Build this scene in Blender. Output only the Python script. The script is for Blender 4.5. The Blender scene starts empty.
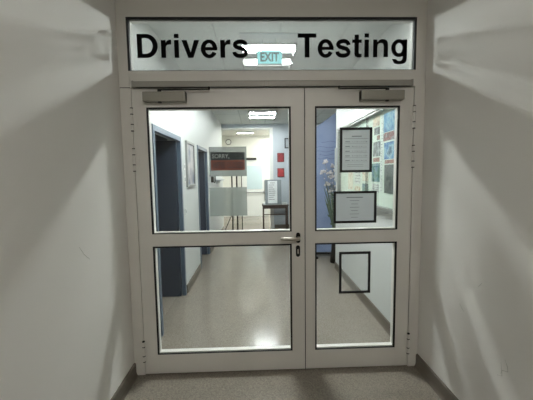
import bpy, bmesh, math, random
from mathutils import Vector, Matrix
random.seed(4)
scene = bpy.context.scene
COL = scene.collection

# ------------------------------------------------------------------ camera
yaw, pit, rol = 0.0302693, -0.0875274, -0.0146202
f = Vector((math.sin(yaw)*math.cos(pit), math.cos(yaw)*math.cos(pit), math.sin(pit)))
r = Vector((math.cos(yaw), -math.sin(yaw), 0)); u = r.cross(f)
c, s = math.cos(rol), math.sin(rol)
r, u = c*r + s*u, -s*r + c*u
cd = bpy.data.cameras.new('camera'); cam = bpy.data.objects.new('camera', cd); COL.objects.link(cam)
cd.sensor_width = 36; cd.lens = 309.064/533*36; cd.clip_start = 0.05; cd.clip_end = 60
m = Matrix(((r.x, u.x, -f.x), (r.y, u.y, -f.y), (r.z, u.z, -f.z))).to_4x4()
m.translation = Vector((0.86366, -2.23459, 1.50564)); cam.matrix_world = m
scene.camera = cam
# ------------------------------------------------------------------ world, exposure
w = bpy.data.worlds.new('world'); scene.world = w; w.use_nodes = True
w.node_tree.nodes['Background'].inputs[0].default_value = (.9, .95, 1, 1)
w.node_tree.nodes['Background'].inputs[1].default_value = 0.02
scene.view_settings.view_transform = 'Standard'; scene.view_settings.look = 'None'
scene.view_settings.gamma = 1; scene.view_settings.use_curve_mapping = False
scene.view_settings.exposure = 0.42
TUBE_IN, TUBE_DIMMED, TUBE_FAR, TUBE_HALL_ADDED, TUBE_NEAR = 500.0, 22.0, 130.0, 300.0, 57.0     # emission of the fluorescent tubes

# ------------------------------------------------------------------ materials
def lin(rgb):
    o = []
    for v in rgb[:3]:
        v /= 255.0
        o.append(v/12.92 if v <= .04045 else ((v+.055)/1.055)**2.4)
    return (*o, 1)
def mat(name, rgb, rough=.5, metal=0, noise=0, nscale=8, bump=0, bscale=200, spec=.5, emit=0, emitc=None, alpha=1):
    M = bpy.data.materials.new(name); M.use_nodes = True; nt = M.node_tree; N = nt.nodes; L = nt.links
    b = N['Principled BSDF']; col = lin(rgb)
    b.inputs['Base Color'].default_value = col; b.inputs['Roughness'].default_value = rough
    b.inputs['Metallic'].default_value = metal; b.inputs['Specular IOR Level'].default_value = spec
    tc = N.new('ShaderNodeTexCoord')
    t = N.new('ShaderNodeTexNoise'); t.inputs['Scale'].default_value = nscale; t.inputs['Detail'].default_value = 4
    L.new(tc.outputs['Object'], t.inputs['Vector'])
    k = N.new('ShaderNodeMix'); k.data_type = 'RGBA'
    n = noise
    k.inputs[6].default_value = (*[v*(1-n) for v in col[:3]], 1); k.inputs[7].default_value = (*[min(1, v*(1+n)) for v in col[:3]], 1)
    L.new(t.outputs['Fac'], k.inputs[0]); L.new(k.outputs[2], b.inputs['Base Color'])
    if bump:
        t2 = N.new('ShaderNodeTexNoise'); t2.inputs['Scale'].default_value = bscale; L.new(tc.outputs['Object'], t2.inputs['Vector'])
        bp = N.new('ShaderNodeBump'); bp.inputs['Strength'].default_value = bump; bp.inputs['Distance'].default_value = .002
        L.new(t2.outputs['Fac'], bp.inputs['Height']); L.new(bp.outputs['Normal'], b.inputs['Normal'])
    if emit:
        b.inputs['Emission Color'].default_value = emitc or col; b.inputs['Emission Strength'].default_value = emit
    if alpha < 1: b.inputs['Alpha'].default_value = alpha
    return M
def floor_mat():
    M = mat('speckled_linoleum', (150, 145, 134), rough=.2, bump=.03, bscale=25, spec=.32); nt = M.node_tree; N = nt.nodes; L = nt.links
    b = N['Principled BSDF']; tc = N.new('ShaderNodeTexCoord')
    v = N.new('ShaderNodeTexVoronoi'); v.inputs['Scale'].default_value = 150; L.new(tc.outputs['Object'], v.inputs['Vector'])
    r1 = N.new('ShaderNodeValToRGB'); r1.color_ramp.elements[0].position = .1; r1.color_ramp.elements[0].color = lin((124, 117, 107))
    r1.color_ramp.elements[1].position = .55; r1.color_ramp.elements[1].color = lin((150, 142, 131))
    e = r1.color_ramp.elements.new(.8); e.color = lin((136, 129, 118))
    sx = N.new('ShaderNodeSeparateColor'); L.new(v.outputs['Color'], sx.inputs[0]); L.new(sx.outputs[0], r1.inputs[0])
    t = N.new('ShaderNodeTexNoise'); t.inputs['Scale'].default_value = 1.6; t.inputs['Detail'].default_value = 6; L.new(tc.outputs['Object'], t.inputs['Vector'])
    r2 = N.new('ShaderNodeValToRGB'); r2.color_ramp.elements[0].color = (.86, .85, .84, 1); r2.color_ramp.elements[1].color = (1.08, 1.08, 1.08, 1)
    L.new(t.outputs['Fac'], r2.inputs[0])
    k = N.new('ShaderNodeMix'); k.data_type = 'RGBA'; k.blend_type = 'MULTIPLY'; k.inputs[0].default_value = 1
    L.new(r1.outputs[0], k.inputs[6]); L.new(r2.outputs[0], k.inputs[7]); L.new(k.outputs[2], b.inputs['Base Color'])
    mr = N.new('ShaderNodeMapRange'); mr.inputs[3].default_value = .13; mr.inputs[4].default_value = .24
    L.new(t.outputs['Fac'], mr.inputs[0]); L.new(mr.outputs[0], b.inputs['Roughness'])
    return M
def glass_mat(name='clear_glass', tint=(.965, .98, .975), gloss=.02, haze=0.0):
    M = bpy.data.materials.new(name); M.use_nodes = True; nt = M.node_tree; N = nt.nodes; L = nt.links
    N.remove(N['Principled BSDF']); out = N['Material Output']
    t = N.new('ShaderNodeBsdfTransparent'); t.inputs[0].default_value = (*tint, 1)
    g = N.new('ShaderNodeBsdfGlossy'); g.inputs['Roughness'].default_value = gloss
    fr = N.new('ShaderNodeFresnel'); fr.inputs[0].default_value = 1.45
    ge = N.new('ShaderNodeNewGeometry'); iv = N.new('ShaderNodeMath'); iv.operation = 'SUBTRACT'; iv.inputs[0].default_value = 1
    L.new(ge.outputs['Backfacing'], iv.inputs[1]); mu = N.new('ShaderNodeMath'); mu.operation = 'MULTIPLY'; fr.inputs[0].default_value = 1.6
    L.new(fr.outputs[0], mu.inputs[0]); L.new(iv.outputs[0], mu.inputs[1])      # the sheet reflects once, at its outer face
    x = N.new('ShaderNodeMixShader'); L.new(mu.outputs[0], x.inputs[0]); L.new(t.outputs[0], x.inputs[1]); L.new(g.outputs[0], x.inputs[2])
    if haze:
        d = N.new('ShaderNodeBsdfDiffuse'); d.inputs[0].default_value = (.8, .82, .8, 1)
        tr = N.new('ShaderNodeBsdfTranslucent'); tr.inputs[0].default_value = (.8, .82, .8, 1); dm = N.new('ShaderNodeMixShader'); dm.inputs[0].default_value = .2
        L.new(d.outputs[0], dm.inputs[1]); L.new(tr.outputs[0], dm.inputs[2]); d = dm
        y = N.new('ShaderNodeMixShader'); tx = N.new('ShaderNodeTexNoise'); tx.inputs['Scale'].default_value = 3
        mr = N.new('ShaderNodeMapRange'); mr.inputs[3].default_value = haze*.95; mr.inputs[4].default_value = haze*1.05
        L.new(tx.outputs['Fac'], mr.inputs[0]); L.new(mr.outputs[0], y.inputs[0])
        L.new(x.outputs[0], y.inputs[1]); L.new(d.outputs[0], y.inputs[2]); x = y
    L.new(x.outputs[0], out.inputs[0]); return M
def sheet_mat(name, rgb, opacity, through=.5):
    """paper or film: scatters light from both faces, and lets some of it straight through"""
    M = bpy.data.materials.new(name); M.use_nodes = True; nt = M.node_tree; N = nt.nodes; L = nt.links
    N.remove(N['Principled BSDF']); out = N['Material Output']
    t = N.new('ShaderNodeBsdfTransparent'); d = N.new('ShaderNodeBsdfDiffuse'); d.inputs[0].default_value = lin(rgb)
    tl = N.new('ShaderNodeBsdfTranslucent'); tl.inputs[0].default_value = lin(rgb)
    dm = N.new('ShaderNodeMixShader'); dm.inputs[0].default_value = through; L.new(d.outputs[0], dm.inputs[1]); L.new(tl.outputs[0], dm.inputs[2])
    x = N.new('ShaderNodeMixShader'); tc = N.new('ShaderNodeTexCoord')
    nz = N.new('ShaderNodeTexNoise'); nz.inputs['Scale'].default_value = 14; L.new(tc.outputs['Object'], nz.inputs['Vector'])
    mr = N.new('ShaderNodeMapRange'); mr.inputs[3].default_value = max(0, opacity-.05); mr.inputs[4].default_value = min(1, opacity+.05)
    L.new(nz.outputs['Fac'], mr.inputs[0]); L.new(mr.outputs[0], x.inputs[0])
    L.new(t.outputs[0], x.inputs[1]); L.new(dm.outputs[0], x.inputs[2]); L.new(x.outputs[0], out.inputs[0]); return M
def print_mat(name, cols, scale=9, detail=5):
    M = mat(name, (255, 255, 255), rough=.45); nt = M.node_tree; N = nt.nodes; L = nt.links; b = N['Principled BSDF']
    tc = N.new('ShaderNodeTexCoord'); t = N.new('ShaderNodeTexNoise'); t.inputs['Scale'].default_value = scale; t.inputs['Detail'].default_value = detail
    L.new(tc.outputs['Object'], t.inputs['Vector']); rp = N.new('ShaderNodeValToRGB'); el = rp.color_ramp.elements
    n = len(cols)
    el[0].position = .34; el[0].color = lin(cols[0]); el[1].position = .66; el[1].color = lin(cols[-1])
    for i in range(1, n-1):
        e = el.new(.34 + .32*i/(n-1)); e.color = lin(cols[i])
    L.new(t.outputs['Fac'], rp.inputs[0]); L.new(rp.outputs[0], b.inputs['Base Color']); return M
def tile_mat():
    M = mat('ceiling_tiles', (214, 218, 216), rough=.8); nt = M.node_tree; N = nt.nodes; L = nt.links; b = N['Principled BSDF']
    tc = N.new('ShaderNodeTexCoord'); mp = N.new('ShaderNodeMapping'); mp.inputs['Location'].default_value = (.1, .07, 0)
    L.new(tc.outputs['Object'], mp.inputs[0])
    br = N.new('ShaderNodeTexBrick'); br.offset = 0; br.inputs['Scale'].default_value = 1; br.inputs['Brick Width'].default_value = .6; br.inputs['Row Height'].default_value = .6
    br.inputs['Mortar Size'].default_value = .009; br.inputs['Color1'].default_value = lin((212, 217, 215)); br.inputs['Color2'].default_value = lin((206, 211, 210))
    br.inputs['Mortar'].default_value = lin((178, 182, 182)); L.new(mp.outputs[0], br.inputs[0])
    L.new(br.outputs[0], b.inputs['Base Color']); return M

WALL = mat('white_wall_paint', (230, 227, 222), rough=.6, noise=.03, nscale=1.5, bump=.15, bscale=160, spec=.25)
WALLIN = mat('pale_corridor_paint', (202, 205, 203), rough=.5, noise=.02, nscale=1.5, bump=.1, bscale=160, spec=.3)
WALLHALL = mat('cream_hall_paint', (226, 225, 217), rough=.5, noise=.02, nscale=1.5)
WALLBLUE = mat('cool_grey_wall_paint', (186, 194, 201), rough=.5, noise=.03, nscale=1.5)
FRAME = mat('off_white_enamel', (226, 223, 216), rough=.38, noise=.03, nscale=6, bump=.04, bscale=90)
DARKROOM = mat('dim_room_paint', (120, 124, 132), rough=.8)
FLOOR = floor_mat(); TILE = tile_mat(); GLASS = glass_mat(); TGLASS = glass_mat('transom_glass', tint=(.72, .735, .73), haze=.19)
BASE = mat('grey_brown_skirting', (104, 96, 86), rough=.45, noise=.06, nscale=9)
NAVY = mat('navy_door_paint', (50, 58, 72), rough=.45, noise=.04, nscale=5)
NAVYFR = mat('blue_grey_frame_paint', (84, 99, 115), rough=.4, noise=.04, nscale=5)
BLACK = mat('black_rubber', (14, 14, 14), rough=.6, noise=.1)
INK = mat('black_vinyl', (5, 5, 6), rough=.8, noise=.05, spec=.1)
TAPE = mat('black_frame_border', (12, 12, 14), rough=.5, noise=.05)
GREYMET = mat('grey_closer_metal', (150, 147, 137), rough=.4, metal=.35, noise=.04, nscale=20)
RAILMET = mat('dull_rail_metal', (158, 155, 147), rough=.45, metal=.25, noise=.05, nscale=20)
CHROME = mat('brushed_steel', (200, 196, 184), rough=.38, metal=.8, noise=.05, nscale=30)
DARKMET = mat('dark_bronze_metal', (42, 40, 36), rough=.35, metal=.7, noise=.08)
PAPER = mat('white_paper', (196, 200, 201), rough=.7, noise=.02, nscale=4)
BACKLIT = sheet_mat('thin_white_paper', (190, 195, 197), .95, .3)
GREYPRINT = mat('grey_print', (92, 94, 98), rough=.7, noise=.1)
WOOD = mat('dark_brown_wood', (64, 48, 38), rough=.45, noise=.2, nscale=18)
WHITEPL = mat('white_plastic', (225, 226, 222), rough=.4, noise=.02)
ALU = mat('case_aluminium', (150, 152, 150), rough=.35, metal=.6, noise=.05, nscale=20)
STEELPNL = mat('pale_grey_panel', (168, 174, 176), rough=.45, noise=.04)
HOUSING = mat('grey_lamp_housing', (176, 182, 182), rough=.5, noise=.02)
def tube_mat(name, k, col): return mat(name, (255, 255, 255), emit=k, emitc=col)
TIN = tube_mat('lit_tube', TUBE_IN, (.965, 1, .985, 1)); THALL = tube_mat('lit_hall_tube', 12, (1, .99, .93, 1)); TDIMMED = tube_mat('dimmed_tube', TUBE_DIMMED, (.965, 1, .985, 1)); TFAR = tube_mat('lit_far_tube', TUBE_FAR, (.965, 1, .985, 1)); THALL_ADDED = tube_mat('added_side_tube', TUBE_HALL_ADDED, (1, .99, .93, 1)); TNEAR = tube_mat('lit_near_tube', TUBE_NEAR, (1, .975, .92, 1))

# ------------------------------------------------------------------ mesh helpers
def nb(): return bmesh.new()
def box(bm, x0, x1, y0, y1, z0, z1, bev=0):
    vs = [bm.verts.new((x, y, z)) for x in (x0, x1) for y in (y0, y1) for z in (z0, z1)]
    fs = [bm.faces.new([vs[i] for i in q]) for q in ((0, 1, 3, 2), (4, 6, 7, 5), (0, 4, 5, 1), (2, 3, 7, 6), (0, 2, 6, 4), (1, 5, 7, 3))]
    if bev:
        es = list({e for q in fs for e in q.edges})
        bmesh.ops.bevel(bm, geom=es, offset=bev, segments=2, affect='EDGES', profile=.7)
    return bm
def prism(bm, pts, z0, z1, axis='y'):
    """closed outline extruded; axis y: pts are (x,z); axis x: pts are (y,z); axis z: pts are (x,y)"""
    def P(a, b, t): return {'y': (a, t, b), 'x': (t, a, b), 'z': (a, b, t)}[axis]
    A = [bm.verts.new(P(a, b, z0)) for a, b in pts]; B = [bm.verts.new(P(a, b, z1)) for a, b in pts]
    bm.faces.new(A); bm.faces.new(B[::-1]); n = len(pts)
    for i in range(n): bm.faces.new((A[i], B[i], B[(i+1) % n], A[(i+1) % n]))
    return bm
def tube(bm, path, rad, seg=10):
    path = [Vector(p) for p in path]; rads = rad if isinstance(rad, (list, tuple)) else [rad]*len(path); rings = []
    for i, p in enumerate(path):
        d = (path[min(i+1, len(path)-1)] - path[max(i-1, 0)]).normalized()
        a = d.cross(Vector((0, 0, 1)) if abs(d.z) < .9 else Vector((1, 0, 0))).normalized(); b = d.cross(a)
        rings.append([bm.verts.new(p + rads[i]*(math.cos(2*math.pi*k/seg)*a + math.sin(2*math.pi*k/seg)*b)) for k in range(seg)])
    for A, B in zip(rings, rings[1:]):
        for k in range(seg): bm.faces.new((A[k], A[(k+1) % seg], B[(k+1) % seg], B[k]))
    bm.faces.new(rings[0][::-1]); bm.faces.new(rings[-1]); return bm
def ring(bm, x0, x1, z0, z1, t, y0, y1, tb=None):
    """a rectangular border, t wide, as one closed loop of four mitred bars"""
    tb = t if tb is None else tb
    o = [(x0, z0), (x1, z0), (x1, z1), (x0, z1)]; i = [(x0+t, z0+tb), (x1-t, z0+tb), (x1-t, z1-t), (x0+t, z1-t)]
    V = {}
    for n_, L_ in (('o', o), ('i', i)):
        for y in (y0, y1): V[n_, y] = [bm.verts.new((a, y, b)) for a, b in L_]
    for k in range(4):
        j = (k+1) % 4
        for q in ((V['o', y0][k], V['o', y0][j], V['i', y0][j], V['i', y0][k]), (V['o', y1][j], V['o', y1][k], V['i', y1][k], V['i', y1][j]),
                  (V['o', y0][j], V['o', y0][k], V['o', y1][k], V['o', y1][j]), (V['i', y0][k], V['i', y0][j], V['i', y1][j], V['i', y1][k])):
            bm.faces.new(q)
    return bm
def card(bm, x0, x1, y, z0, z1):
    bm.faces.new([bm.verts.new(p) for p in ((x0, y, z0), (x1, y, z0), (x1, y, z1), (x0, y, z1))]); return bm
def obj(name, bm, m_, parent=None, label=None, smooth=False):
    bmesh.ops.recalc_face_normals(bm, faces=bm.faces)
    me = bpy.data.meshes.new(name)
    if parent is not None: bm.transform(parent.matrix_basis.inverted() if parent.parent is None else (parent.parent.matrix_basis @ parent.matrix_basis).inverted())
    bm.to_mesh(me); bm.free(); me.materials.append(m_)
    if smooth:
        for p in me.polygons: p.use_smooth = True
    o = bpy.data.objects.new(name, me); COL.objects.link(o)
    if parent is not None: o.parent = parent
    if label: o['label'] = label
    return o
def tag(o, label, cat, group=None, kind=None):
    o['label'] = label; o['category'] = cat
    if group: o['group'] = group
    if kind: o['kind'] = kind
    return o
def thing(name, label, cat, loc=(0, 0, 0), group=None, kind=None):
    o = bpy.data.objects.new(name, None); COL.objects.link(o); o.location = loc; o.matrix_basis = Matrix.Translation(loc)
    return tag(o, label, cat, group, kind)
def struct(name, bm, m_, label, cat): return tag(obj(name, bm, m_), label, cat, kind='structure')
def text_bm(body, x0, x1, z0, zcap, y, depth, off=0.0, capref='T', rotx=True):
    """lettering as solid geometry, baseline at z0, capital height at zcap, spanning x0..x1, facing -y"""
    def conv(b):
        cu = bpy.data.curves.new('lettering', 'FONT'); cu.body = b; cu.size = 1; cu.extrude = .01; cu.offset = off; cu.resolution_u = 5
        ob = bpy.data.objects.new('lettering', cu); COL.objects.link(ob)
        dg = bpy.context.evaluated_depsgraph_get(); me = bpy.data.meshes.new_from_object(ob.evaluated_get(dg))
        COL.objects.unlink(ob); bpy.data.objects.remove(ob); bpy.data.curves.remove(cu); return me
    cm = conv(capref); ys = [v.co.y for v in cm.vertices]; c0, c1 = min(ys), max(ys)
    me = conv(body); xs = [v.co.x for v in me.vertices]; a0, a1 = min(xs), max(xs)
    bm = nb(); bm.from_mesh(me)
    for v in bm.verts:
        v.co = Vector((x0 + (v.co.x-a0)/(a1-a0)*(x1-x0), y - v.co.z/.02*depth, z0 + (v.co.y-c0)/(c1-c0)*(zcap-z0)))
    return bm

# bold grotesque letter shapes (units per 1000, capitals 718 high)
def cr(pts, n=6):
    """smooth curve through the points"""
    P_ = [Vector(p) for p in pts]; P_ = [2*P_[0]-P_[1]] + P_ + [2*P_[-1]-P_[-2]]; o = []
    for i in range(1, len(P_)-2):
        for k in range(n):
            t = k/n; a, b_, c_, d = P_[i-1:i+3]
            o.append(.5*((2*b_) + (c_-a)*t + (2*a-5*b_+4*c_-d)*t*t + (3*b_-a-3*c_+d)*t**3))
    return o + [P_[-2]]
def ell(cx, cy, rx, ry, a0, a1, n=36): return [Vector((cx+rx*math.cos(math.radians(a0+(a1-a0)*k/n)), cy+ry*math.sin(math.radians(a0+(a1-a0)*k/n)))) for k in range(n+1)]
def rc(a, b_, c_, d): return [Vector((a, c_)), Vector((b_, c_)), Vector((b_, d)), Vector((a, d))]
def offs(pts, h):
    A, B = [], []
    for i, p in enumerate(pts):
        d = (pts[min(i+1, len(pts)-1)] - pts[max(i-1, 0)]).normalized(); n = Vector((-d.y, d.x))*h; A.append(p+n); B.append(p-n)
    return A, B
def resamp(pts, n):
    L_ = [0]
    for a, b_ in zip(pts, pts[1:]): L_.append(L_[-1]+(b_-a).length)
    o = []; j = 0
    for k in range(n+1):
        t = L_[-1]*k/n
        while j < len(pts)-2 and L_[j+1] < t: j += 1
        q = (t-L_[j])/max(1e-9, L_[j+1]-L_[j]); o.append(pts[j].lerp(pts[j+1], min(1, q)))
    return o
def G(ch):
    """returns (advance, polygons, ribbons)"""
    if ch == 'D': return 722, [rc(74, 224, 0, 718)], [([Vector((224, 718)), Vector((330, 718))] + ell(340, 359, 347, 359, 88, -88, 30) + [Vector((330, 0)), Vector((224, 0))], [Vector((224, 595)), Vector((320, 595))] + ell(325, 359, 212, 236, 88, -88, 30) + [Vector((320, 123)), Vector((224, 123))])]
    if ch == 'r': return 389, [rc(64, 204, 0, 532)], [(cr([(204, 440), (250, 512), (310, 542), (373, 546)]), cr([(204, 290), (222, 360), (275, 398), (373, 400)]))]
    if ch == 'i': return 278, [rc(69, 209, 0, 532), rc(69, 209, 597, 718)], []
    if ch == 'v': return 556, [[Vector(p) for p in ((13, 532), (166, 532), (284, 150), (201, 0))], [Vector(p) for p in ((543, 532), (392, 532), (276, 150), (356, 0))], [Vector(p) for p in ((284, 150), (276, 150), (201, 0), (356, 0))]], []
    if ch == 'e': return 556, [rc(150, 530, 222, 318)], [(ell(280, 266, 250, 282, -9, 332, 48), ell(280, 266, 112, 170, -9, 332, 48))]
    if ch == 's': return 556, [], [offs(resamp(cr([(452, 368), (430, 432), (355, 480), (270, 484), (175, 462), (118, 395), (160, 325), (275, 283), (395, 246), (452, 158), (405, 78), (285, 48), (175, 66), (112, 118), (97, 172)]), 46), 62)]
    if ch == 'T': return 611, [rc(14, 598, 593, 718), rc(230, 381, 0, 593)], []
    if ch == 't': return 333, [rc(83, 223, 140, 678), rc(10, 312, 436, 532)], [(cr([(83, 150), (92, 60), (140, 8), (220, -8), (312, 0)]), cr([(223, 150), (225, 124), (238, 108), (268, 104), (312, 106)]))]
    if ch == 'n': return 611, [rc(69, 204, 0, 532), rc(405, 545, 0, 330)], [(cr([(204, 450), (265, 520), (360, 546), (460, 530), (528, 460), (545, 330)]), cr([(204, 320), (225, 390), (300, 430), (360, 422), (398, 380), (405, 320)]))]
    if ch == 'g': return 611, [rc(408, 545, 10, 532)], [(ell(288, 272, 250, 272, 0, 360, 48), ell(288, 272, 112, 158, 0, 360, 48)), (cr([(545, 20), (535, -105), (460, -190), (305, -218), (150, -190), (62, -60)]), cr([(408, 20), (400, -50), (368, -98), (300, -115), (240, -105), (203, -60)]))]
def letters_bm(body, x0, x1, z0, zcap, y, depth):
    bm = nb(); x = 0; k = (zcap-z0)/718
    first = body[0]; lsb = {'D': 74, 'T': 14}[first]; rsb = {'s': 42, 'g': 66}[body[-1]]
    tot = sum(G(ch)[0] for ch in body) - lsb - rsb; kx = (x1-x0)/tot; x = -lsb
    for ch in body:
        adv, polys, ribs = G(ch)
        def put(p): return (x0+(x+p[0])*kx, z0+p[1]*k)
        for q in polys: prism(bm, [put(p) for p in q], y-depth, y, 'y')
        for A, B in ribs:
            n = 40; A, B = (A, B) if len(A) == len(B) else (resamp(A, n), resamp(B, n))
            for i in range(len(A)-1): prism(bm, [put(A[i]), put(A[i+1]), put(B[i+1]), put(B[i])], y-depth, y, 'y')
        x += adv
    return bm

XL, XR, H = -0.08, 2.08, 2.80            # corridor side walls and ceiling
YE = 6.10                                 # end wall of the corridor with the opening
# ================================================================== STRUCTURE
b = box(nb(), -1.6, 3.5, -7.0, 8.9, -.12, 0); struct('floor', b, FLOOR, 'speckled grey brown linoleum floor running through the corridor and doors', 'floor')
b = nb(); box(b, XL-.15, XR+.15, -7.0, .07, H, H+.1); struct('ceiling', b, WALL, 'plain ceiling over the near corridor before the doors', 'ceiling')
b = nb(); box(b, -1.6, 3.5, .07, YE+.16, H, H+.1); struct('ceiling', b, TILE, 'white tiled ceiling over the lit corridor behind the glass doors', 'ceiling')
b = nb(); box(b, -1.6, 3.5, YE+.16, 8.9, H, H+.1); struct('ceiling', b, WALLHALL, 'cream ceiling of the bright hall beyond the far opening', 'ceiling')
b = box(nb(), XL-.15, XL, -7.0, .071, 0, H); struct('wall_left', b, WALL, 'plain white wall on the left before the glass doors', 'wall')
b = box(nb(), XR, XR+.15, -7.0, .071, 0, H); struct('wall_right', b, WALL, 'plain white wall on the right before the glass doors', 'wall')
b = box(nb(), XL-.15, XR+.15, -7.1, -7.0, 0, H); struct('wall_back', b, WALL, 'end wall of the near corridor behind the viewer', 'wall')
b = box(nb(), XL-.15, XR+.15, 0, .12, 2.68, H); struct('wall_front', b, WALL, 'strip of white wall above the glass door frame', 'wall')

# left corridor wall with two door openings
D3, D4, DT = (.57, 1.55), (2.62, 3.52), 1.93
b = nb(); x0, x1 = XL-.12, XL+.03
for a, c_ in ((.0715, D3[0]), (D3[1], D4[0]), (D4[1], YE)): box(b, x0, x1, a, c_, 0, H)
for d in (D3, D4): box(b, x0, x1, d[0], d[1], DT, H)
struct('wall_left', b, WALLIN, 'bright left corridor wall with two navy doorways behind the glass', 'wall')
XLI = XL+.03
b = nb(); box(b, XR, XR+.15, .0715, 2.5, 0, H); struct('wall_right', b, WALLIN, 'bright right corridor wall under the notice case behind the glass', 'wall')
b = nb(); box(b, XR+.15, 3.4, 2.35, 2.5, 0, H); box(b, 3.3, 3.45, 2.5, YE, 0, H)
struct('wall_right', b, WALLIN, 'side walls of the alcove past the end of the notice case wall', 'wall')
# end wall with opening
b = nb(); box(b, 1.31, 3.45, YE, YE+.16, 0, H); box(b, XL-.12, 1.31, YE, YE+.16, 2.70, H)
struct('wall_back', b, WALLBLUE, 'cool grey end wall right of the opening into the far hall', 'wall')
b = nb(); box(b, 1.22, 1.31, YE-.015, YE+.17, 0, 2.70, .004); box(b, XLI, 1.22, YE-.015, YE+.17, 2.66, 2.70, .004)
struct('trim_3', b, WHITEPL, 'bright white casing around the opening to the far hall', 'trim')
b = nb(); box(b, -.75, -.6, YE+.16, 8.7, 0, H); box(b, 3.3, 3.45, YE+.16, 8.7, 0, H); box(b, -.75, XL-.12, YE, YE+.16, 0, H); box(b, -.75, 3.45, 8.6, 8.75, 0, H)
struct('wall_back', b, WALLHALL, 'cream far hall walls around the white exit door', 'wall')
# rooms behind the navy doorways
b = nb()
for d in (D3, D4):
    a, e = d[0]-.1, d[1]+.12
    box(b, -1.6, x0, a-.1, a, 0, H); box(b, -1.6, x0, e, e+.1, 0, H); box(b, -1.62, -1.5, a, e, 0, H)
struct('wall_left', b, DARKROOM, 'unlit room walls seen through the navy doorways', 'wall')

# skirtings
def skirt(name, x, y0, y1, side, label):
    b = nb(); h = .10; t = .014
    pts = [(x, 0), (x+side*(t+.012), 0), (x+side*(t+.004), .012), (x+side*t, .03), (x+side*t, h-.006), (x+side*(t-.006), h), (x, h)]
    prism(b, pts, y0, y1, 'y'); return struct(name, b, BASE, label, 'baseboard')
skirt('baseboard_left', XL, -7, -.002, 1, 'grey brown skirting along the left near wall')
skirt('baseboard_right', XR, -7, -.002, -1, 'grey brown skirting along the right near wall')
skirt('baseboard_left', XLI, .1, D3[0]-.06, 1, 'short skirting between the glass doors and first navy doorway')
skirt('baseboard_left', XLI, D3[1]+.06, D4[0]-.06, 1, 'grey brown skirting between the two navy doorways')
skirt('baseboard_left', XLI, D4[1]+.06, YE-.03, 1, 'grey brown skirting past the second navy doorway')
skirt('baseboard_right', XR, .08, 2.49, -1, 'grey brown skirting under the notice case inside the corridor')
b = nb(); box(b, 1.33, 3.28, YE-.016, YE-.001, 0, .1, .003); struct('baseboard_back', b, BASE, 'skirting along the cool grey end wall behind the table', 'baseboard')

# ================================================================== GLASS DOOR SCREEN
b = nb(); y0, y1 = 0.0, .07
box(b, XL+.001, -.002, y0, y1, 0, 2.68, .003); box(b, 2.004, XR-.001, y0, y1, 0, 2.68, .003)
box(b, -.012, 2.006, y0, y1, 2.108, 2.221, .003); box(b, -.012, 2.006, y0, y1, 2.578, 2.68, .003)
TR = struct('trim_1', b, FRAME, 'off-white fixed frame around the double glass doors and transom', 'door frame')
b = nb(); box(b, -.075, -.003, -.002, .0, 2.106, 2.110); obj('joint_line', b, BLACK, TR)
# coordinator / guide rail for both closers
b = nb(); box(b, .026, 1.966, -.036, -.0005, 2.103, 2.143, .005); box(b, .018, .032, -.038, -.0005, 2.100, 2.146, .003); box(b, 1.960, 1.974, -.038, -.0005, 2.100, 2.146, .003)
obj('closer_rail', b, RAILMET, TR, 'dull metal rail spanning both door heads')
b = nb(); box(b, .04, 1.952, -.024, -.012, 2.1005, 2.1032); obj('rail_slot', b, BLACK, TR)
b = nb(); box(b, .925, .93, -.0372, -.0355, 2.104, 2.142); box(b, .955, .958, -.0372, -.0355, 2.104, 2.142); obj('rail_clip', b, GREYMET, TR)

W1 = thing('window_1', 'long transom window above the doors lettered Drivers Testing', 'window', (0.997, 0.0, 2.221), kind='structure')
b = nb(); ring(b, -.0115, 2.0055, 2.2215, 2.5775, .014, -.001, .016, .001); obj('gasket', b, BLACK, W1)
b = nb(); box(b, -.005, 2.0, .018, .024, 2.223, 2.576); obj('pane', b, TGLASS, W1)
b = nb(); ring(b, -.009, 2.003, 2.2215, 2.5775, .014, .0245, .066, .010); obj('bead', b, FRAME, W1)
obj('lettering', letters_bm('Drivers', .051, .818, 2.314, 2.474, .0178, .0012), INK, W1, 'bold black word Drivers')
obj('lettering', letters_bm('Testing', 1.168, 1.948, 2.314, 2.476, .0178, .0012), INK, W1, 'bold black word Testing')

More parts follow.
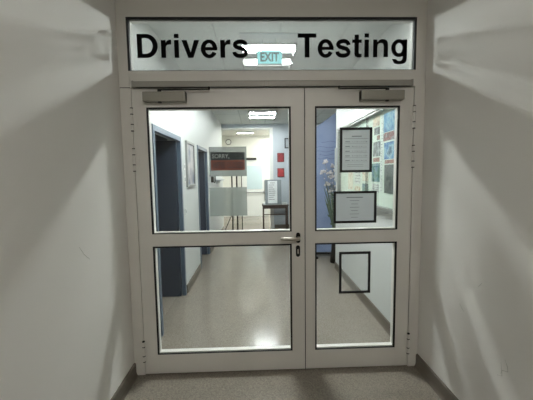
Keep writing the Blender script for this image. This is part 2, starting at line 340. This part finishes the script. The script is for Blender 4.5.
def leaf(name, x0, x1, gx0, gx1, label, side):
    D = thing(name, label, 'door', ((x0+x1)/2, .03, .008), kind='structure')
    zb, zt = .008, 2.102; g = ((.156, .982), (1.073, 1.973))
    b = nb(); e = .003
    box(b, x0+e, gx0, 0, .06, zb, zt, .003); box(b, gx1, x1-e, 0, .06, zb, zt, .003)
    for a, c_ in ((zb, g[0][0]), (g[0][1], g[1][0]), (g[1][1], zt)): box(b, gx0-.004, gx1+.004, .0006, .0594, a+.0006, c_-.0006, .002)
    obj('leaf_frame', b, FRAME, D)
    for a, c_ in g:
        b = nb(); ring(b, gx0, gx1, a, c_, .011, .002, .012, .005); obj('gasket', b, BLACK, D)
        b = nb(); box(b, gx0+.001, gx1-.001, .0125, .0185, a+.001, c_-.001); obj('pane', b, GLASS, D)
        b = nb(); ring(b, gx0, gx1, a, c_, .012, .019, .058, .010); obj('bead', b, FRAME, D)
    hx = x0 if side < 0 else x1
    for z in (1.89, 1.61, .19):
        hb = nb()
        for k, (a, c_) in enumerate(((0, .042), (.045, .112), (.115, .155))):
            tube(hb, [(hx, -.008, z-.078+a), (hx, -.008, z-.078+c_)], .0095, 12)
        tube(hb, [(hx, -.008, z-.081), (hx, -.008, z+.08)], .006, 8)
        box(hb, hx-.034, hx-.006, -.0035, -.0002, z-.07, z+.07, .001); box(hb, hx+.006, hx+.034, -.0035, -.0002, z-.07, z+.07, .001)
        h = obj('hinge', hb, FRAME, D, smooth=False)
        pb = nb()
        for zz in (z-.0345, z+.0355, z-.079, z+.078): tube(pb, [(hx, -.008, zz-.003), (hx, -.008, zz+.003)], .0102, 12)
        obj('hinge_gap', pb, BLACK, h)
    return D
DL = leaf('door_1', 0, 1.212, .098, 1.113, 'wide left leaf of the glazed double door with lever handle', -1)
DR = leaf('door_2', 1.212, 2.0, 1.286, 1.900, 'narrow right leaf of the glazed double door with framed notices', 1)
def closer(D, x0, x1, armx, sgn):
    b = nb(); box(b, x0, x1, -.058, -.0002, 2.003, 2.068, .006)
    cl = obj('closer', b, GREYMET, D, 'grey box door closer')
    b = nb(); box(b, (x1-.012) if sgn < 0 else x0, x1 if sgn < 0 else (x0+.012), -.060, -.001, 2.0015, 2.0695, .004); obj('end_cap', b, RAILMET, cl)
    b = nb(); tube(b, [(armx, -.035, 1.996), (armx, -.035, 2.0035)], .013, 14); tube(b, [(armx, -.035, 2.067), (armx, -.035, 2.080)], .013, 14); obj('spindle', b, BLACK, cl, smooth=False)
    b = nb(); x2 = armx - sgn*.34; xa, xb = sorted((armx-sgn*-.01, x2)); 
    box(b, xa, xb, -.044, -.028, 2.080, 2.087, .002); tube(b, [(x2, -.030, 2.082), (x2, -.030, 2.104)], .006, 10)
    obj('closer_arm', b, DARKMET, cl)
closer(DL, .083+.012, .385, .205, -1)
closer(DR, 1.60, 1.905, 1.79, 1)
# lever handle, escutcheon, meeting stile cover
def oval(bm, cx, cz, rx, rz, y0, y1, n=28):
    pts = []
    for k in range(n):
        a = 2*math.pi*k/n; ca, sa = math.cos(a), math.sin(a)
        pts.append((cx + rx*ca, cz + (rz-rx)*(1 if sa > 0 else -1)*(abs(sa) > 1e-6) + rx*sa))
    return prism(bm, pts, y0, y1, 'y')

b = nb(); oval(b, 1.160, 1.028, .0155, .038, -.009, -.0003); ro = obj('handle_rose', b, DARKMET, DL, 'dark oval rose')
b = nb(); tube(b, [(1.160, -.008, 1.028), (1.160, -.045, 1.028), (1.156, -.056, 1.028), (1.142, -.062, 1.029), (1.10, -.062, 1.031), (1.05, -.060, 1.032), (1.030, -.050, 1.032)], [.012, .012, .0125, .013, .012, .011, .010], 14)
obj('lever_handle', b, CHROME, DL, 'brushed steel lever', smooth=True)
b = nb(); oval(b, 1.158, .928, .0155, .042, -.008, -.0003); es = obj('escutcheon', b, BLACK, DL, 'black oval keyhole plate')
b = nb(); oval(b, 1.158, .926, .0045, .018, -.0095, -.0078); obj('keyhole_cylinder', b, CHROME, es)
b = nb(); box(b, 1.2105, 1.2135, .001, .055, .012, 2.10); obj('meeting_gap', b, BLACK, DR)
b = nb(); box(b, 1.2145, 1.232, -.0035, 0.0, .012, 2.098, .0015); obj('meeting_strip', b, FRAME, DR)
b = nb(); box(b, .004, 1.996, .01, .05, -.0, .006, .002); struct('trim_2', b, BASE, 'dark threshold strip under the glass doors', 'threshold')

# ================================================================== CEILING LIGHTS
def light(x, y, wx, wy, tm, label, rows, rw, group=None, tm2=None):
    L_ = thing('ceiling_light', label, 'ceiling light', (x, y, H), group)
    b = nb(); x0, x1, y0, y1 = x-wx/2, x+wx/2, y-wy/2, y+wy/2; z0, z1 = H-.012, H-.001
    box(b, x0, x1, y0, y1, z0, z1, .003)
    obj('housing', b, HOUSING, L_)
    for yy in rows:
        b = nb(); t = .010; a, c_ = yy-rw/2, yy+rw/2; z0, z1 = H-.034, H-.0125
        box(b, x0+.01, x1-.01, a-t, a, z0, z1); box(b, x0+.01, x1-.01, c_, c_+t, z0, z1); box(b, x0, x0+.01+t, a-t, c_+t, H-.085, z1); box(b, x1-.01-t, x1, a-t, c_+t, H-.085, z1)  # end pieces made deep to keep direct light off the upper walls
        fr = obj('lamp_trim', b, ALU, L_)
        for q in (-1, 1):
            b = nb(); yc = yy + q*rw*.22; tube(b, [(x0+.022, yc, H-.028), (x1-.022, yc, H-.028)], .0125, 10); obj('tube', b, (tm2 or tm) if yy == rows[-1] else tm, fr)
    return L_
light(1.005, 1.20, .56, .92, TIN, 'twin-strip ceiling light behind the EXIT sign, nearest the glass doors', (1.05, 1.43), .20, 'corridor ceiling lights', TDIMMED)  # second strip set dim so the light edge on the near walls stays crisp
light(1.005, 4.72, (.58), .98, TFAR, 'twin-strip ceiling light at the corridor far end before the opening', (4.48, 4.96), .22, 'corridor ceiling lights')
light(.52, 7.70, .55, .30, THALL, 'small ceiling light glowing in the far hall beyond the opening', (7.70,), .16)
light(2.3, 7.40, 1.2, .60, THALL_ADDED, 'added ceiling light, out of view on the right side of the far hall', (7.40,), .4)  # unseen lamp added to brighten the far hall
light(1.005, -3.3, 1.25, .36, TNEAR, 'ceiling light behind the viewer in the near corridor', (-3.3,), .24)

# EXIT sign hanging from the ceiling
ES = thing('exit_sign', 'glowing pale cyan EXIT sign hanging from the corridor ceiling', 'sign', (1.01, .87, 2.57))
b = nb(); box(b, .885, 1.130, .858, .882, 2.553, 2.683, .004); obj('case', b, mat('sign_case_grey', (140, 150, 152), rough=.4), ES)
b = nb(); box(b, .890, 1.125, .853, .858, 2.558, 2.678); obj('sign_face', b, mat('lit_cyan_face', (150, 225, 228), emit=1.25, emitc=lin((140, 232, 238))), ES)
obj('lettering', text_bm('EXIT', .918, 1.100, 2.576, 2.662, .852, .001, off=.03), mat('teal_letters', (6, 50, 58), emit=0, emitc=lin((40, 130, 138))), ES, 'teal word EXIT')
for x in (.94, 1.07): b = nb(); tube(b, [(x, .87, 2.683), (x, .87, H)], .004, 8); obj('hanger_rod', b, ALU, ES)

# ================================================================== NAVY DOORWAYS
def doorway(name, d, label, ext):
    D = thing(name, label, 'door', (XLI, (d[0]+d[1])/2, 0), kind='structure')
    b = nb(); t = .045; xa, xb = XLI-.035, XLI+.010
    box(b, xa, xb, d[0]-.02, d[0]+t-.015, 0, DT+.02, .003); box(b, xa, xb, d[1]-t+.015, d[1]+.02, 0, DT+.02, .003)
    box(b, xa, xb, d[0]+t-.015, d[1]-t+.015, DT-t+.01, DT+.02, .003)
    obj('door_frame', b, NAVYFR, D)
    b = nb(); box(b, XLI-.96, XLI-.040, d[1]-.065, d[1]-.022, .008, DT-.03, .002); lf = obj('door_leaf', b, NAVY, D, 'navy leaf standing open')
    b = nb(); tube(b, [(-.84, d[1]-.066, 1.0), (-.84, d[1]-.105, 1.0), (-.74, d[1]-.108, 1.0)], .008, 10); obj('lever_handle', b, CHROME, lf)
    return D
doorway('door_3', D3, 'first navy doorway on the left corridor wall, leaf open inward', 0)
doorway('door_4', D4, 'second, farther navy doorway on the left corridor wall', 0)

# far white door
D5 = thing('door_5', 'white far hall door with frosted panel and push bar', 'door', (.78, 8.58, 0), kind='structure')
b = nb(); ring(b, .30, 1.22, 0, 2.02, .06, 8.555, 8.598, .001); obj('door_frame', b, WHITEPL, D5)
b = nb(); box(b, .362, 1.158, 8.57, 8.598, .005, 1.955, .003); lf = obj('door_leaf', b, WHITEPL, D5)
b = nb(); box(b, .52, 1.05, 8.562, 8.57, .95, 1.76, .002); obj('frosted_pane', b, mat('frosted_pane_glass', (196, 214, 218), rough=.35, noise=.06, nscale=5), D5)
b = nb(); tube(b, [(.42, 8.51, .84), (1.12, 8.51, .84)], .02, 10); box(b, .42, .46, 8.51, 8.57, .80, .88); box(b, 1.08, 1.12, 8.51, 8.57, .80, .88); obj('push_bar', b, ALU, D5, 'grey push bar')
b = nb(); box(b, .50, .86, 8.50, 8.556, 1.955, 2.03, .005); obj('closer', b, DARKMET, D5, 'dark door closer')
b = nb(); box(b, 1.12, 1.17, 8.54, 8.57, .55, 1.25, .004); obj('lock_plate', b, ALU, D5)

CK = thing('wall_clock', 'small round clock high on the far hall wall', 'clock', (-.09, 8.58, 2.58))
b = nb(); tube(b, [(-.09, 8.56, 2.58), (-.09, 8.599, 2.58)], .10, 24); obj('case', b, DARKMET, CK)
b = nb(); tube(b, [(-.09, 8.553, 2.58), (-.09, 8.561, 2.58)], .08, 24); obj('dial', b, WHITEPL, CK)

# ================================================================== SHEETS ON THE GLASS (left leaf, inner side)
SG = thing('notice_sheet', 'grey clear-sleeved sheet reading SORRY WE\'RE CLOSED, upper sheet on left leaf', 'notice', (.66, .02, 1.485))
b = nb(); card(b, .522, .792, .0200, 1.485, 1.697); obj('sleeve', b, sheet_mat('grey_sleeve', (128, 134, 132), .82), SG)
b = nb(); card(b, .534, .778, .0192, 1.602, 1.658); obj('header_band', b, sheet_mat('charcoal_print', (52, 58, 60), .9), SG)
b = nb(); card(b, .534, .778, .0192, 1.528, 1.602); obj('red_band', b, sheet_mat('brick_red_print', (150, 74, 56), .88), SG)
obj('lettering', text_bm('SORRY,', .545, .668, 1.615, 1.645, .01875, .0002, off=.02), mat('pale_print', (190, 196, 196)), SG, 'pale word SORRY')
obj('lettering', text_bm("WE'RE CLOSED", .545, .768, 1.543, 1.587, .01875, .0002, off=.02), mat('dark_red_ink', (74, 22, 20)), SG, 'faded words on the red band')
b = nb(); card(b, .518, .790, .0200, 1.195, 1.405); tag(obj('notice_sheet', b, sheet_mat('grey_film', (138, 146, 143), .8)), 'blank grey see-through sheet, lower sheet on left leaf', 'notice')

# framed notices on the right leaf, outer side
def notice(x0, x1, z0, z1, label, kind):
    T = thing('framed_notice', label, 'notice', ((x0+x1)/2, .008, z0), 'black framed notices on the right door leaf')
    b = nb(); ring(b, x0, x1, z0, z1, .017, .004, .012); obj('border', b, TAPE, T)
    if kind == 'clear':
        b = nb(); card(b, x0+.013, x1-.013, .009, z0+.013, z1-.013); obj('sleeve', b, sheet_mat('clear_sleeve', (190, 196, 192), .18), T)
        return
    b = nb(); card(b, x0+.012, x1-.012, .0095, z0+.012, z1-.012); obj('paper', b, BACKLIT, T)
    b = nb(); w_, h_ = x1-x0, z1-z0; yy = (.0078, .0084)
    if kind == 'table':
        box(b, x0+w_*.37, x0+w_*.68, *yy, z1-h_*.20, z1-h_*.185)
        box(b, x0+w_*.13, x1-w_*.12, *yy, z1-h_*.248, z1-h_*.243)
        for k in range(5):
            z = z1-h_*(.31+.105*k)
            box(b, x0+w_*.17, x0+w_*.31, *yy, z-.003, z+.0005)
            for q in range(7):
                a = x0+w_*(.38+.07*q); box(b, a, a+w_*random.uniform(.02, .05), *yy, z-.0026+.001*(q % 2), z)
            box(b, x0+w_*.15, x1-w_*.14, *yy, z-.0125, z-.0115)
        for z in (.82, .86): box(b, x0+w_*.24, x1-w_*.26, *yy, z1-h_*z-.0015, z1-h_*z)
    else:
        box(b, x0+w_*.30, x1-w_*.32, *yy, z1-h_*.205, z1-h_*.185)
        for k in range(6):
            z = z1-h_*(.29+.105*k); q = .09 if k % 2 else .12
            box(b, x0+w_*(.5-q), x0+w_*(.5+q-.02), *yy, z-.0025, z)
    obj('printing', b, GREYPRINT, T)
notice(1.468, 1.703, 1.500, 1.822, 'black framed notice with a timetable, top of three on right leaf', 'table')
notice(1.424, 1.742, 1.127, 1.363, 'wide black framed notice with centred lines, middle on right leaf', 'lines')
notice(1.468, 1.704, .592, .910, 'empty black frame with clear sleeve, lowest on right leaf', 'clear')

# ================================================================== NOTICE CASE ON RIGHT WALL
CX0, CX1, CY0, CY1, CZ0, CZ1 = 2.022, 2.0795, .20, 2.20, 1.14, 2.10
NC = thing('notice_case', 'long glazed aluminium notice case full of posters on right corridor wall', 'display case', (XR, 1.2, CZ0))
b = nb(); box(b, CX1-.006, CX1, CY0, CY1, CZ0, CZ1); obj('back_panel', b, mat('pale_green_board', (216, 228, 216), rough=.6, noise=.03), NC)
b = nb(); t = .03
box(b, CX0, CX1-.0065, CY0, CY1, CZ1-t, CZ1, .003); box(b, CX0, CX1-.0065, CY0, CY1, CZ0, CZ0+t, .003)
box(b, CX0, CX1-.0065, CY0, CY0+t, CZ0+t, CZ1-t, .003); box(b, CX0, CX1-.0065, CY1-t, CY1, CZ0+t, CZ1-t, .003)
box(b, CX0-.012, CX0, CY0, CY1, CZ1-.012, CZ1+.012, .002)
obj('case_frame', b, ALU, NC)
for k, (a, c_) in enumerate(((CY0+t, 1.05), (1.03, CY1-t))):
    b = nb(); xx = CX0+.008+.008*k; box(b, xx, xx+.004, a, c_, CZ0+t, CZ1-t); sd = obj('sliding_pane', b, glass_mat('case_glass'), NC)
    b = nb(); yy = c_-.006 if k == 0 else a; box(b, xx-.001, xx+.005, yy, yy+.006, CZ0+t, CZ1-t); obj('pane_edge', b, DARKMET, sd)
P = {
 'sky': print_mat('blue_sky_print', [(40, 92, 138), (88, 146, 180), (140, 172, 186), (50, 112, 160)], 11),
 'brown': print_mat('brown_town_print', [(44, 40, 42), (104, 72, 62), (132, 48, 42), (130, 136, 138)], 22),
 'lake': print_mat('bright_blue_print', [(26, 84, 146), (66, 134, 184), (150, 184, 200), (44, 92, 120)], 10),
 'forest': print_mat('grey_green_print', [(34, 44, 46), (66, 76, 72), (92, 100, 98), (46, 54, 68)], 18),
 'tan': print_mat('tan_print', [(206, 178, 148), (226, 210, 190), (150, 126, 110)], 16),
 'grey': print_mat('grey_photo_print', [(52, 58, 64), (110, 116, 120), (176, 182, 182)], 18),
 'green': print_mat('green_photo_print', [(56, 98, 84), (104, 144, 138), (76, 112, 150)], 16),
 'red': print_mat('red_photo_print', [(116, 46, 40), (172, 118, 100), (84, 76, 70)], 30),
 'white': print_mat('white_leaflet_print', [(214, 220, 214), (226, 230, 226), (176, 184, 186)], 40),
 'cream': print_mat('cream_leaflet_print', [(226, 214, 186), (232, 228, 214), (196, 160, 120)], 26),
}
def poster(y0, y1, z0, z1, key, label, grp='posters in the notice case', lines=0):
    b = nb(); xb = CX1-.0065; box(b, xb-.003, xb, y0, y1, z0, z1)
    nm = {'white': 'leaflet', 'cream': 'leaflet'}.get(key, 'poster')
    if lines:
        T = thing(nm, label, nm, (xb, (y0+y1)/2, z0), grp); obj('paper', b, P[key], T)
        b = nb()
        for k in range(lines):
            z = z1-(z1-z0)*(k+.7)/(lines+.4); box(b, xb-.0036, xb-.0031, y0+.008, y1-.008-random.random()*.03, z-.0022, z+.0022)
        obj('printing', b, GREYPRINT, T)
    else: tag(obj(nm, b, P[key]), label, nm, grp)
poster(.43, .555, 1.865, 2.04, 'sky', 'blue sky poster in the top corner of the case, nearer of pair')
poster(.565, .70, 1.865, 2.04, 'sky', 'blue sky poster in the top row, farther of the pair')
poster(.43, .70, 1.785, 1.86, 'brown', 'brown and red town photo under the blue sky posters')
poster(.43, .68, 1.615, 1.77, 'lake', 'bright blue poster at mid height nearest the doors')
poster(.44, .66, 1.575, 1.608, 'red', 'narrow reddish strip under the bright blue poster')
poster(.435, .665, 1.30, 1.565, 'forest', 'tall dark grey green poster at the bottom nearest the doors')
poster(.715, .765, 1.30, 2.03, 'white', 'narrow white text strip between two poster columns', lines=26)
poster(.80, .97, 1.955, 2.045, 'tan', 'tan photo at the top of the second poster column')
poster(.80, .93, 1.87, 1.94, 'grey', 'small grey photo under the tan photo')
poster(.79, .86, 1.815, 1.86, 'red', 'small red picture above the grey street photo')
poster(.775, .955, 1.655, 1.80, 'grey', 'grey street photo in the middle of second column')
poster(.79, .95, 1.60, 1.642, 'red', 'small red strip under the grey street photo')
poster(.775, .985, 1.40, 1.585, 'green', 'green blue landscape photo low in second column')
poster(.79, .97, 1.29, 1.38, 'white', 'white leaflet under the green blue landscape photo', lines=4)
poster(1.09, 1.27, 1.72, 2.00, 'white', 'white text leaflet just past the pane joint, upper', lines=9)
poster(1.09, 1.27, 1.40, 1.68, 'cream', 'cream leaflet just past the pane joint, mid height')
poster(1.09, 1.27, 1.22, 1.37, 'green', 'green leaflet photo just past the pane joint, bottom')
poster(1.34, 1.55, 1.70, 2.02, 'grey', 'grey photo poster in the fourth column of the case')
poster(1.34, 1.55, 1.36, 1.66, 'white', 'white text leaflet in the fourth column of the case', lines=8)
poster(1.34, 1.55, 1.20, 1.33, 'cream', 'cream leaflet low in the fourth column of the case')
poster(1.62, 1.82, 1.66, 2.00, 'white', 'white leaflet at the far end of the case, upper', lines=9)
poster(1.62, 1.82, 1.28, 1.60, 'cream', 'cream leaflet at the far end of the case, lower')
b = nb(); box(b, 2.05, 2.0795, 2.235, 2.46, 1.36, 1.86, .003)
tag(obj('wall_panel', b, STEELPNL), 'flat grey panel on the wall past the notice case', 'panel')

# ================================================================== THINGS ON THE LEFT CORRIDOR WALL
PF = thing('picture_frame', 'tall silver framed picture between the two navy doorways', 'picture', (XLI, 2.05, 1.335))
b = nb(); ring(b, 1.80, 2.30, 1.335, 1.935, .03, -.025, 0)
bmesh.ops.transform(b, matrix=Matrix(((0, -1, 0, XLI+.0005), (1, 0, 0, 0), (0, 0, 1, 0), (0, 0, 0, 1))), verts=b.verts)
obj('frame', b, ALU, PF)
b = nb(); box(b, XLI+.001, XLI+.010, 1.83, 2.27, 1.365, 1.905); obj('print', b, print_mat('muted_print', [(196, 190, 188), (150, 150, 158), (92, 104, 130)], 5), PF)
for z, dz, lab in ((1.44, .045, 'small white switch plate beside the picture, near its middle'), (1.60, .04, 'small white switch plate beside the picture, upper one'), (1.03, .04, 'white socket plate low on the wall before the picture')):
    SW = thing('wall_switch', lab, 'switch', (XLI, 1.70, z), 'switch plates by the first navy doorway')
    b = nb(); box(b, XLI+.0003, XLI+.010, 1.665, 1.735, z-dz, z+dz, .003); obj('plate', b, WHITEPL, SW)
    b = nb(); box(b, XLI+.0105, XLI+.014, 1.68, 1.72, z-dz*.5, z+dz*.5, .001); obj('rocker', b, STEELPNL, SW)
WP = thing('wall_phone', 'small dark phone fixed to left wall past second doorway', 'phone', (XLI, 4.05, 1.36))
b = nb(); box(b, XLI+.0003, XLI+.05, 3.98, 4.14, 1.33, 1.45, .008); obj('body', b, DARKMET, WP)
b = nb(); tube(b, [(XLI+.06, 4.03, 1.32), (XLI+.078, 4.03, 1.35), (XLI+.078, 4.03, 1.44), (XLI+.06, 4.03, 1.47)], [.018, .012, .012, .018], 10); obj('handset', b, BLACK, WP)
b = nb(); box(b, XLI+.0003, XLI+.12, 4.7, 5.4, 1.34, 1.37, .004); box(b, XLI+.0003, XLI+.02, 4.7, 5.4, 1.28, 1.34, .003)
tag(obj('wall_shelf', b, STEELPNL), 'narrow grey shelf on left wall beyond the dark phone', 'shelf')

# easel-like stand near the opening
EA = thing('display_easel', 'dark metal easel with upright poles near the far opening', 'easel', (.42, 5.2, 0))
for x, rr, zt in ((.27, .018, 1.62), (.385, .020, 1.62), (.50, .010, 1.60)):
    b = nb(); tube(b, [(x, 5.15, 0), (x, 5.15, zt)], rr, 10); obj('pole', b, DARKMET, EA)
b = nb(); tube(b, [(.02, 5.15, .01), (.27, 5.15, .56)], .009, 8); obj('brace', b, DARKMET, EA)
for a, c_ in ((1.60, 1.63), (.70, .72)): b = nb(); box(b, .25, .52, 5.135, 5.165, a, c_, .003); obj('cross_bar', b, DARKMET, EA)

# ================================================================== TABLE, SIGN HOLDER, WALL PICTURES
TB = thing('side_table', 'small dark wooden table against the end wall right of opening', 'table', (1.31, 5.72, 0))
b = nb(); box(b, .985, 1.66, 5.52, 5.95, .668, .695, .004); obj('table_top', b, WOOD, TB)
b = nb(); box(b, 1.01, 1.635, 5.54, 5.555, .60, .668); obj('apron', b, WOOD, TB)
for x in (1.02, 1.625):
    for y in (5.55, 5.92):
        b = nb(); box(b, x-.017, x+.017, y-.017, y+.017, 0, .668, .002); obj('leg', b, WOOD, TB)
b = nb(); box(b, 1.037, 1.608, 5.54, 5.56, .44, .462); obj('stretcher', b, WOOD, TB)
SH = thing('sign_holder', 'grey upright sign holder with printed page standing on the table', 'sign holder', (1.27, 5.7, .695))
prism(b := nb(), [(5.60, .696), (5.74, .696), (5.70, .715), (5.69, 1.33), (5.66, 1.33), (5.62, .715)], 1.075, 1.485, 'x'); obj('body', b, mat('holder_grey', (128, 138, 142), rough=.4, noise=.05), SH)
b = nb(); prism(b, [(5.608, .73), (5.612, .73), (5.652, 1.30), (5.648, 1.30)], 1.14, 1.38, 'x'); pg = obj('page', b, mat('page_paper', (228, 232, 232), rough=.6), SH)
b = nb()
for k in range(9):
    z = 1.25 - .052*k; yb = 5.608 + (z-.73)*.0702
    box(b, 1.16 if k else 1.20, 1.33-random.random()*.06, yb-.003, yb-.0012, z-.008, z+.004)
obj('printing', b, GREYPRINT, pg)
for (xa, xb, ya, yb, lab) in ((1.02, 1.07, 5.56, 5.75, 'thin stack of pale leaflets at the left table end'), (1.50, 1.63, 5.56, 5.78, 'thin stack of pale leaflets at the right table end')):
    b = nb(); box(b, xa, xb, ya, yb, .6955, .735, .002); tag(obj('leaflet_stack', b, PAPER), lab, 'leaflets')

def picture(x0, x1, z0, z1, name, lab, fm, pm, fw):
    T = thing(name, lab, 'picture', ((x0+x1)/2, YE, z0))
    b = nb(); ring(b, x0, x1, z0, z1, fw, YE-.02, YE-.0005); obj('frame', b, fm, T)
    b = nb(); box(b, x0+fw, x1-fw, YE-.012, YE-.001, z0+fw, z1-fw); obj('print', b, pm, T)
picture(1.62, 1.87, 2.15, 2.42, 'picture_frame', 'black framed grey picture on end wall above the red ones', TAPE, print_mat('pale_grey_print', [(150, 156, 164), (186, 192, 198)], 6), .028)
RD = print_mat('red_print', [(112, 26, 32), (140, 34, 38), (84, 24, 28)], 12); RF = mat('dark_red_edge', (110, 30, 32), rough=.5)
picture(1.42, 1.605, 1.79, 2.03, 'red_picture', 'upper dark red square picture on the end wall', RF, RD, .012)
RD2 = print_mat('bright_red_print', [(140, 26, 32), (168, 44, 46), (96, 26, 30)], 12)
picture(1.42, 1.605, 1.39, 1.625, 'red_picture', 'lower bright red square picture above the table', RF, RD2, .012)

# ================================================================== BLUE DISPLAY PANEL AND TALL PLANT
BP = thing('exhibition_board', 'tall blue display board with slanted top standing behind the wall end', 'display board', (2.2, 3.12, 0))
px0, px1 = 1.80, 2.66
b = nb(); prism(b, [(px0, .10), (px1, .10), (px1, 2.205+(px1-px0)*.723), (px0, 2.205)], 3.09, 3.13, 'y'); b.normal_update()
BLU = print_mat('blue_panel_print', [(116, 131, 164), (128, 143, 174), (121, 136, 168)], 2); obj('board', b, BLU, BP)
b = nb()
for k, (z, a, c_) in enumerate(((1.93, 1.90, 2.5), (1.86, 1.90, 2.45), (1.80, 1.94, 2.5), (1.74, 1.92, 2.3), (2.02, 1.98, 2.5))):
    tube(b, [(a+(c_-a)*i/10, 3.0895, z+.012*math.sin(i*1.3+k)) for i in range(11)], .004, 6)
obj('printing', b, mat('pale_blue_print', (84, 94, 132)), BP)
b = nb(); box(b, px0+.04, px1, 3.04, 3.18, .07, .10, .004); obj('base_bar', b, BLACK, BP)
b = nb(); box(b, px0+.08, px1-.02, 3.06, 3.16, .035, .069, .003); obj('base_tray', b, ALU, BP)
for x in (px0+.07, px1-.07):
    b = nb(); box(b, x-.04, x+.04, 3.0, 3.22, 0, .035, .006); obj('foot', b, BLACK, BP)

PL = thing('potted_plant', 'tall pale flowering stems in a dark vase before the blue panel', 'plant', (2.13, 2.78, 0))
b = nb(); cx, cy = 2.135, 2.78
prof = [(.07, 0), (.075, .02), (.055, .20), (.045, .38), (.05, .46), (.055, .48)]
tube(b, [(cx, cy, z) for r_, z in prof], [r_ for r_, z in prof], 20); obj('vase', b, DARKMET, PL, smooth=True)
LEAFM = mat('grey_green_leaf', (74, 90, 72), rough=.5, noise=.25, nscale=20); PALEM = mat('pale_petal', (204, 198, 200), rough=.6, noise=.12, nscale=30); STEMM = mat('dry_stem', (120, 124, 108), rough=.6, noise=.15)
rng = random.Random(7)
def leafshape(bm, base, tip, wd, n=7, bend=.04):
    base, tip = Vector(base), Vector(tip); d = tip-base; sd = d.cross(Vector((0, 1, .2))).normalized(); prev = None
    nn = d.cross(sd).normalized()
    for i in range(n+1):
        t_ = i/n; p = base + d*t_ + Vector((0, 0, -bend*math.sin(t_*math.pi)*0)) + nn*bend*math.sin(t_*math.pi); ww = wd*math.sin(math.pi*min(.98, .08+t_*.9))
        cur = [bm.verts.new(p - sd*ww), bm.verts.new(p + nn*ww*.25), bm.verts.new(p + sd*ww), bm.verts.new(p + nn*(ww*.25+.003))]
        if prev:
            for q in range(4): bm.faces.new((prev[q], prev[(q+1) % 4], cur[(q+1) % 4], cur[q]))
        else: bm.faces.new(cur[::-1])
        prev = cur
    bm.faces.new(prev)
stems = [(-.10, 1.50), (-.155, 1.66), (-.05, 1.42), (-.20, 1.50), (-.02, 1.60), (-.13, 1.30), (.03, 1.50), (-.08, 1.20)]
for i, (dx, z) in enumerate(stems):
    dy = rng.uniform(-.05, .05); top = Vector((cx+dx, cy+dy, z))
    path = [(cx+dx*.1, cy, .42), (cx+dx*.25, cy+dy*.3, .42+(z-.42)*.35), (cx+dx*.6, cy+dy*.6, .42+(z-.42)*.7), tuple(top)]
    b = nb(); tube(b, path, [.006, .005, .004, .003], 6); st = obj('stem', b, STEMM, PL)
    b = nb()
    for k in range(7):
        a = 2*math.pi*k/7 + i; q = rng.uniform(.035, .06)
        leafshape(b, top, top + Vector((math.cos(a)*q*1.2, math.sin(a)*q*.8, rng.uniform(-.03, .06))), .020, 5, .008)
    for k in range(3):
        t_ = .72+.09*k; p = Vector(path[2]).lerp(top, (t_-.7)/.3)
        a = rng.uniform(0, 6.28); leafshape(b, p, p+Vector((math.cos(a)*.04, math.sin(a)*.03, .02)), .011, 4, .005)
    obj('flower', b, PALEM, st)
for i, (a, tx, z0_, tz) in enumerate(((0, -.20, .55, 1.36), (0, -.24, .70, 1.28), (0, -.14, .50, 1.12), (0, -.10, .60, 1.30), (0, .06, .5, 1.2), (0, -.22, .60, 1.12))):
    b = nb(); leafshape(b, (cx, cy, z0_-.1), (cx+tx*.8, cy-.04+.02*(i % 3), tz), .013, 8, .05); obj('leaf', b, LEAFM, PL)

# more dry stems in the vase
for i, (dx, z) in enumerate(((-.03, 1.30), (.02, 1.40), (-.06, 1.05), (.01, 1.10), (-.11, 1.00))):
    b = nb(); tube(b, [(cx, cy+.02*i-.04, .42), (cx+dx*.4, cy+.02*i-.04, .42+(z-.42)*.5), (cx+dx, cy+.02*i-.04, z)], [.007, .006, .004], 6); st = obj('stem', b, STEMM, PL)
    b = nb()
    for k in range(6):
        t_ = .35+.11*k; p = Vector((cx+dx*t_*.9, cy+.02*i-.04, .42+(z-.42)*t_)); a = 2.4*k+i
        leafshape(b, p, p+Vector((math.cos(a)*.06, math.sin(a)*.05, .05)), .014, 5, .01)
    obj('flower', b, PALEM if i % 2 else LEAFM, st)
# scuffs on the near walls
WLs = [o for o in COL.objects if o.get('label') == 'plain white wall on the left before the glass doors'][0]
WRs = [o for o in COL.objects if o.get('label') == 'plain white wall on the right before the glass doors'][0]
SC = mat('faint_scuff', (176, 173, 165), rough=.7)
for wl, x, pts in ((WLs, XL, [(-.602, 1.131), (-.575, 1.10), (-.56, 1.08), (-.53, 1.055), (-.505, 1.038)]),
                   (WRs, XR, [(-.606, .858), (-.62, .872), (-.634, .891)]), (WRs, XR, [(-.813, .563), (-.828, .54), (-.834, .514), (-.80, .50), (-.79, .475)]),
                   (WRs, XR, [(-.46, .70), (-.48, .68), (-.50, .665)]), (WRs, XR, [(-.789, .537), (-.80, .47), (-.768, .454)])):
    b = nb(); tube(b, [(x, y, z) for y, z in pts], [.0006]+[.0012]*(len(pts)-2)+[.0006], 6); obj('scuff_mark', b, SC, wl, 'faint grey scuff')
